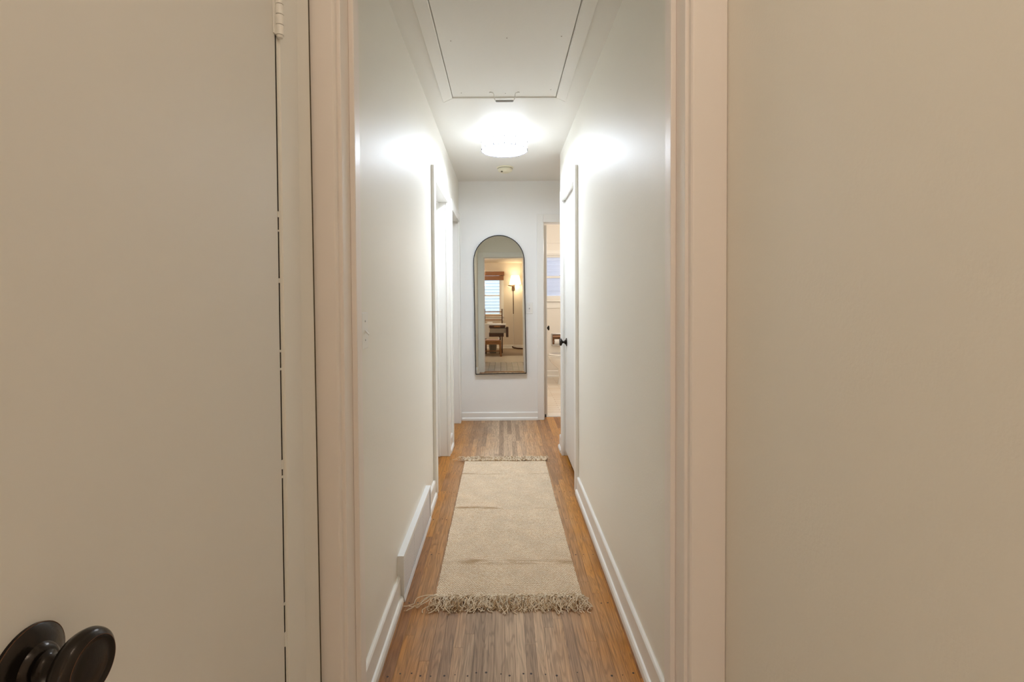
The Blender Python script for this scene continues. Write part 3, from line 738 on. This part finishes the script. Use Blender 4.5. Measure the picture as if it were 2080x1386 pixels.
# ------------------------------------------------------------------ bathroom things
T = thing('toilet', 'cream porcelain toilet seen through the bathroom doorway', 'toilet', (.95, 7.06, 0))
ty = 7.06
obj('bowl', MB().loft([(.94, ty, .002, .155, .20, .115), (.94, ty, .03, .150, .20, .110), (.94, ty, .12, .135, .20, .100), (.94, ty, .22, .150, .20, .105), (.92, ty, .27, .185, .20, .130), (.90, ty, .33, .225, .22, .165), (.90, ty, .38, .245, .24, .180), (.90, ty, .402, .245, .24, .180)], 40), M['porcelain'], T)
obj('seat', MB().loft([(.90, ty, .404, .250, .23, .184), (.90, ty, .408, .254, .23, .188), (.90, ty, .420, .250, .23, .184)], 40), M['porcelain'], T)
obj('lid', MB().loft([(.90, ty, .424, .248, .23, .183), (.90, ty, .430, .252, .23, .186), (.90, ty, .442, .235, .22, .170)], 40), M['porcelain'], T)
tk = obj('tank', MB().box(1.16, 1.37, ty - .22, ty + .22, .39, .74), M['porcelain'], T, bevel=.02, seg=4)
obj('tank_lid', MB().box(1.15, 1.38, ty - .23, ty + .23, .742, .775), M['porcelain'], T, bevel=.008, seg=3)
obj('flush_lever', MB().cyl((1.155, ty - .15, .67), (1.135, ty - .15, .67), .008).cyl((1.140, ty - .15, .67), (1.136, ty - .08, .66), .006), M['chrome'], T)
obj('pedestal_back', MB().box(1.02, 1.30, ty - .10, ty + .10, .002, .39), M['porcelain'], T, bevel=.03, seg=4)
H = thing('toilet_paper_holder', 'recessed chrome paper holder with brown trim on the bathroom wall', 'toilet paper holder', (.85, 7.68, .58))
fz = MB()
for (a, b_, c, d_) in ((.755, .775, .495, .685), (.935, .955, .495, .685), (.775, .935, .665, .685), (.775, .935, .495, .515)): fz.box(a, b_, 7.664, 7.68, c, d_)
obj('frame', fz, M['chrome'], H, bevel=.003)
obj('recess', MB().box(.775, .935, 7.676, 7.680, .515, .665), M['oakbrown'], H)
obj('hood', MB().lathe([(.02, 0), (.02, .15)], (.78, 7.645, .635), (1, 0, 0), 20), M['oakbrown'], H)
obj('roller', MB().cyl((.776, 7.610, .560), (.934, 7.610, .560), .006).box(.776, .786, 7.606, 7.664, .552, .568).box(.926, .934, 7.606, 7.664, .552, .568), M['oakbrown'], H)
tag(obj('toilet_paper_roll', MB().lathe([(.012, .0), (.040, 0), (.040, .10), (.012, .10), (.012, .0)], (.800, 7.610, .560), (1, 0, 0), 32), M['paper']), 'white paper roll in the recessed holder beyond the toilet', 'toilet paper')

def window(name, x0, x1, z0, z1, yi, yo, cas=.07, rail=None, m=None, apron=.10, glassm=None):
    # wall between yi (room face) and yo (outside)
    m = m or M['trim']; s = 1 if yo > yi else -1
    W = sroot(name, ((x0 + x1) / 2, yi, z0)); f = -s
    def bx(mb, a, b_, ya, yb, c, d_): mb.box(a, b_, min(ya, yb), max(ya, yb), c, d_)
    c = MB(); bx(c, x0 - cas, x0, yi, yi + f * .018, z0 - .02, z1 + cas); bx(c, x1, x1 + cas, yi, yi + f * .018, z0 - .02, z1 + cas); bx(c, x0, x1, yi, yi + f * .018, z1, z1 + cas)
    obj('casing', c, m, W, bevel=.002)
    obj('sill', MB().box(x0 - cas - .01, x1 + cas + .01, min(yi, yi + f * .045), max(yi, yi + f * .045), z0 - .045, z0 - .02), m, W, bevel=.003)
    obj('apron', MB().box(x0 - cas, x1 + cas, min(yi, yi + f * .015), max(yi, yi + f * .015), z0 - .045 - apron, z0 - .046), m, W, bevel=.002)
    fr_ = MB(); bx(fr_, x0, x0 + .02, yi + s * .001, yo, z0, z1); bx(fr_, x1 - .02, x1, yi + s * .001, yo, z0, z1); bx(fr_, x0 + .02, x1 - .02, yi, yo, z1 - .02, z1); bx(fr_, x0 + .02, x1 - .02, yi + s * .001, yo, z0 + .0005, z0 + .015)
    obj('frame', fr_, m, W)
    rail = rail or (z0 + z1) / 2; ym = (yi + yo) / 2
    for nm, za, zb_, yy in (('lower_sash', z0 + .015, rail + .015, ym - s * .022), ('upper_sash', rail - .015, z1 - .02, ym + s * .002)):
        q = MB(); w_ = .032
        bx(q, x0 + .02, x0 + .02 + w_, yy, yy + s * .02, za, zb_); bx(q, x1 - .02 - w_, x1 - .02, yy, yy + s * .02, za, zb_)
        bx(q, x0 + .02 + w_, x1 - .02 - w_, yy, yy + s * .02, za, za + w_); bx(q, x0 + .02 + w_, x1 - .02 - w_, yy, yy + s * .02, zb_ - w_, zb_)
        so = obj(nm, q, m, W)
        q = MB(); bx(q, x0 + .02 + w_, x1 - .02 - w_, yy + s * .008, yy + s * .011, za + w_, zb_ - w_); obj('pane', q, M['glass'], so)
    lk = MB(); bx(lk, (x0 + x1) / 2 - .02, (x0 + x1) / 2 + .02, ym - s * .022, ym - s * .035, rail + .015, rail + .028); obj('latch', lk, M['handle_steel'], W)
    return W
window('window_1', bx0, bx1, bz0, bz1, 7.68, 7.80, rail=1.565, cas=.055)
window('window_2', wx0, wx1, wz0, wz1, -4.04, -4.14, rail=1.51)
VB = thing('venetian_blind', 'pale lavender slatted blind filling the bathroom window', 'window blind', ((bx0 + bx1) / 2, 7.772, bz1))
q = MB(); z = bz0 + .03
while z < bz1 - .05:
    q.prism([(7.764, z), (7.766, z - .0005), (7.781, z + .020), (7.779, z + .0205)], 'x', bx0 + .024, bx1 - .024); z += .0235
obj('slats', q, M['slat'], VB)
obj('head_rail', MB().box(bx0 + .022, bx1 - .022, 7.762, 7.790, bz1 - .048, bz1 - .022), M['slat'], VB)
for xc in (bx0 + .12, bx1 - .12): obj('lift_cord', MB().cyl((xc, 7.7625, bz0 + .03), (xc, 7.7625, bz1 - .05), .0009, 6), M['cord'], VB)
struct('trim_16', MB().box(.10, 1.45, 7.655, 7.68, 2.09, 2.115), M['bathwall'])

# neighbouring houses : lap siding
def siding(name, x0, x1, y, s, h, label):
    q = MB(); z = -.3; ex = .105
    while z < h:
        q.prism([(y, z), (y + s * .034, z), (y + s * .004, z + ex), (y, z + ex)], 'x', x0, x1); z += ex
    nh = thing(name, label, 'house', ((x0 + x1) / 2, y, -.3))
    obj('lap_siding', q, M['siding'], nh)
    obj('wall_core', MB().box(x0, x1, min(y, y - s * .2), max(y, y - s * .2), -.3, h), M['siding'], nh)
siding('neighbor_house', -2.5, 5, 10.4, -1, 4.0, 'pale blue house siding outside the bathroom window')
siding('neighbor_house', -5, 4, -6.9, 1, 4.2, 'white lap siding of the house outside the dining window seen in mirror')
struct('ground_outside', MB().box(-9, 9, -9, -4.14, -.35, -.30).box(-9, 9, 7.80, 13, -.35, -.30), M['dirt'])

# ------------------------------------------------------------------ dining room things (seen in the mirror)
B = thing('roman_shade', 'brown bamboo shade rolled up at the top of the dining window', 'window blind', (-.50, -4.0, 2.19))
obj('valance', MB().box(-1.06, .045, -4.035, -3.955, 2.075, 2.19), M['bamboo'], B, bevel=.004)
obj('folds', MB().box(-1.03, .030, -4.030, -3.965, 1.945, 2.068).box(-1.03, .030, -3.965, -3.950, 1.95, 2.0), M['bamboo'], B, bevel=.004)
SC = thing('wall_sconce', 'lit swing arm wall sconce with white shade in the mirror reflection', 'wall lamp', (.300, -4.04, 1.70))
obj('backplate', MB().box(.262, .345, -4.04, -4.012, 1.655, 1.800), M['brownrod'], SC, bevel=.004)
obj('swing_arm', MB().tube([(.30, -4.012, 1.775), (.30, -3.97, 1.775), (.16, -3.93, 1.785), (.155, -3.90, 1.785)], .010, 10).tube([(.155, -3.92, 1.785), (.36, -3.87, 1.80), (.36, -3.87, 1.84)], .009, 10), M['brownrod'], SC)
obj('lamp_shade', MB().lathe([(.165, 1.825), (.115, 2.070), (.112, 2.070), (.160, 1.825)], (.355, -3.86, 0), (0, 0, 1), 48), M['shade'], SC)
obj('cord_cover', MB().box(.294, .312, -4.04, -4.026, .985, 1.655), M['brownrod'], SC)
obj('cord', MB().tube([(.303, -4.03, .985), (.305, -4.028, .6), (.300, -4.02, .20), (.31, -3.99, .10), (.34, -3.97, .03), (.45, -3.95, .012), (.60, -3.93, .010)], .006, 8), M['cord'], SC)
tag(obj('floor_cable', MB().tube([(.27, -4.0, .05), (.30, -3.92, .03), (.40, -3.80, .022), (.52, -3.70, .022), (.66, -3.62, .022)], .020, 10), M['wood_dark']), 'thick brown cable curving over the floor under the sconce', 'cable')

PC = (-.635, -2.2, 2.045)
PD = thing('pendant_lamp', 'dark wire orb pendant lamp hanging over the desk in the mirror reflection', 'pendant lamp', (PC[0], PC[1], ZC))
obj('canopy', MB().lathe([(.06, 0), (.055, -.02), (.01, -.03)], (PC[0], PC[1], ZC), (0, 0, 1), 32), M['brownrod'], PD)
obj('rod', MB().cyl((PC[0], PC[1], ZC - .03), (PC[0], PC[1], PC[2] + .06), .006).cyl((PC[0], PC[1], PC[2] + .06), (PC[0], PC[1], PC[2] + .03), .018), M['brownrod'], PD)
for k in range(4):
    a = PI / 4 * k
    obj('wire_hoop', MB().tube([(PC[0] + .21 * math.cos(a) * math.cos(t * PI / 24), PC[1] + .21 * math.sin(a) * math.cos(t * PI / 24), PC[2] + .21 * math.sin(t * PI / 24)) for t in range(48)], .0035, 6, True), M['oakbrown'], PD)
obj('equator_ring', MB().tube([(PC[0] + .212 * math.cos(t * PI / 24), PC[1] + .212 * math.sin(t * PI / 24), PC[2]) for t in range(48)], .008, 8, True), M['brownrod'], PD)
obj('bulb', MB().lathe([(.012, .03), (.022, 0), (.030, -.03), (.018, -.06), (.002, -.066)], PC, (0, 0, 1), 20), M['bulb'], PD)

TB = thing('desk', 'dark wooden desk with an open drawer in the mirror reflection', 'desk', (-.50, -2.1, 0))
obj('top', MB().box(-1.15, .075, -2.45, -1.95, .735, .763), M['white'], TB, bevel=.003)
obj('apron', MB().box(-1.10, .060, -2.43, -1.965, .675, .734), M['wood_dark'], TB)
obj('front_inlay', MB().box(-.215, -.06, -1.964, -1.958, .685, .725), M['wood_mid'], TB)
dr = obj('drawer', MB().box(-.32, .075, -2.35, -1.99, .545, .662), M['drawer'], TB)
obj('drawer_front', MB().box(.076, .135, -2.42, -1.96, .445, .690), M['wood_dark'], dr)
obj('lower_case', MB().box(-.34, .020, -2.40, -1.97, .455, .544), M['wood_dark'], TB)
for (x, y) in ((-1.08, -2.4), (-1.08, -2.0), (-.075, -2.37), (-.43, -2.37)): obj('leg', MB().box(x - .02, x + .02, y - .02, y + .02, 0, .70 if x < -.5 else .454), M['wood_dark'], TB)
tag(obj('hanging_cloth', MB().box(-.62, -.335, -1.948, -1.942, .415, .7675).box(-.62, -.335, -2.20, -1.948, .7640, .7675), M['cloth']), 'pale grey cloth draped over the front edge of the desk', 'cloth')
tag(obj('paper_stack', MB().box(-.38, -.25, -2.15, -2.03, .7680, .815), M['white']), 'small white stack on top of the desk by the cloth', 'papers')
ST = thing('stool', 'low walnut wooden stool in front of the desk', 'stool', (-.25, -1.85, 0))
obj('seat', MB().box(-.46, -.045, -1.98, -1.70, .345, .375), M['wood_mid'], ST, bevel=.006)
obj('cushion', MB().box(-.43, -.08, -1.96, -1.72, .376, .398), M['cushion'], ST, bevel=.008)
for (x, y, dx) in ((-.44, -1.95, -.02), (-.44, -1.73, -.02), (-.07, -1.95, .02), (-.07, -1.73, .02)):
    obj('leg', MB().prism([(x - .028, .344), (x + .028, .344), (x + dx + .022, 0), (x + dx - .022, 0)], 'y', y - .022, y + .022), M['wood_mid'], ST)
obj('stretcher', MB().box(-.44, -.07, -1.96, -1.94, .10, .125), M['wood_mid'], ST)
obj('apron', MB().box(-.42, -.09, -1.74, -1.722, .285, .344), M['wood_mid'], ST)
tag(obj('white_cup', MB().lathe([(.018, 0), (.022, .045), (.020, .045), (.016, .005)], (-.10, -1.84, .3985), (0, 0, 1), 20), M['white']), 'tiny white cup standing on the walnut stool', 'cup')
tag(obj('waste_bin', MB().lathe([(.085, 0), (.105, .24), (.100, .24), (.08, .01)], (-.26, -2.62, 0), (0, 0, 1), 28), M['grey']), 'grey waste bin on the floor behind the stool', 'bin')
CH = thing('ladder_back_chair', 'dark ladder back chair behind the desk before the window', 'chair', (-.24, -2.85, 0))
for x in (-.475, -.020):
    obj('back_post', MB().tube([(x, -2.95, 0), (x, -2.95, .45), (x + .0, -3.02, 1.13)], .014, 10), M['wood_dark'], CH)
    obj('front_leg', MB().cyl((x, -2.60, 0), (x, -2.60, .44), .014), M['wood_dark'], CH)
for z in (.72, .83, .94, 1.04): obj('back_slat', MB().box(-.465, -.030, -3.0 - (z - .7) * .06, -2.985 - (z - .7) * .06, z, z + .025), M['wood_mid'], CH)
obj('seat', MB().box(-.49, -.005, -2.96, -2.58, .44, .47), M['wood_mid'], CH, bevel=.006)

# ------------------------------------------------------------------ added fixtures, out of view, that light the rooms; lamp glows
G = thing('entry_fill_light', 'added unseen round opal fill light on the entry ceiling', 'ceiling light', (.02, .08, ZC))  # invented fitting, added to fill the entry with light
obj('base', MB().lathe([(.10, 0), (.10, -.02)], (.02, .08, ZC), (0, 0, 1), 40), M['white'], G)
obj('fill_globe', MB().lathe([(.095, -.021), (.11, -.05), (.09, -.09), (.04, -.11), (.001, -.113)], (.02, .08, ZC), (0, 0, 1), 40), M['fill_globe'], G)
G = thing('bath_fill_light', 'added unseen chrome bar light with two opal globes lighting the bathroom', 'wall lamp', (1.45, 6.0, 1.95))  # added out of view, stands in for the bathroom's own lighting
obj('bar', MB().box(1.425, 1.45, 5.75, 6.25, 1.92, 1.98), M['chrome'], G, bevel=.004)
for yy in (5.87, 6.13):
    obj('fill_globe', MB().lathe([(.02, 0), (.045, .015), (.060, .05), (.045, .085), (.001, .10)], (1.424, yy, 1.95), (-1, 0, 0), 28), M['fill_globe'], G)
def point(name, loc, energy, col, r=.08, parent=None):
    l = bpy.data.lights.new(name, 'POINT'); l.energy = energy; l.color = col; l.shadow_soft_size = r
    o = bpy.data.objects.new(name, l); C.objects.link(o); o.location = loc
    return o
point('entry_fill_glow', (.02, .08, ZC - .20), 1.35, (1, .88, .76), .09)  # fill light of the added entry fitting
point('bath_fill_glow', (1.24, 6.0, 1.90), 10.5, (1, .94, .87), .08)  # light of the added bathroom bar
point('pendant_glow', (PC[0], PC[1], 1.90), 19, (1, .83, .68), .08)
point('sconce_glow', (.355, -3.86, 1.95), .7, (1, .74, .45), .05)

# ------------------------------------------------------------------ sky
W = bpy.data.worlds.new('world'); bpy.context.scene.world = W; W.use_nodes = True
bg = W.node_tree.nodes['Background']; bg.inputs[0].default_value = (.76, .87, 1.0, 1); bg.inputs[1].default_value = 1.15

# ------------------------------------------------------------------ camera
cam = bpy.data.cameras.new('camera'); co = bpy.data.objects.new('camera', cam); C.objects.link(co)
cam.sensor_width = 36; cam.lens = 1000 / 2080 * 36; cam.clip_start = .02; cam.clip_end = 100
pitch = .022; roll = -.006
co.location = (0, 0, 1.270)
co.rotation_euler = (Matrix.Rotation(R(90) - pitch, 3, 'X') @ Matrix.Rotation(roll, 3, 'Z')).to_euler()
cam.shift_x = 19 / 2080; cam.shift_y = -(693 - (602 + 22)) / 2080
S_ = bpy.context.scene; S_.camera = co
S_.view_settings.view_transform = 'Standard'; S_.view_settings.look = 'None'
S_.view_settings.exposure = 1.12; S_.view_settings.gamma = 1; S_.view_settings.use_curve_mapping = False
S_.cycles.max_bounces = 14; S_.cycles.diffuse_bounces = 8; S_.cycles.glossy_bounces = 6
S_.cycles.sample_clamp_indirect = 8
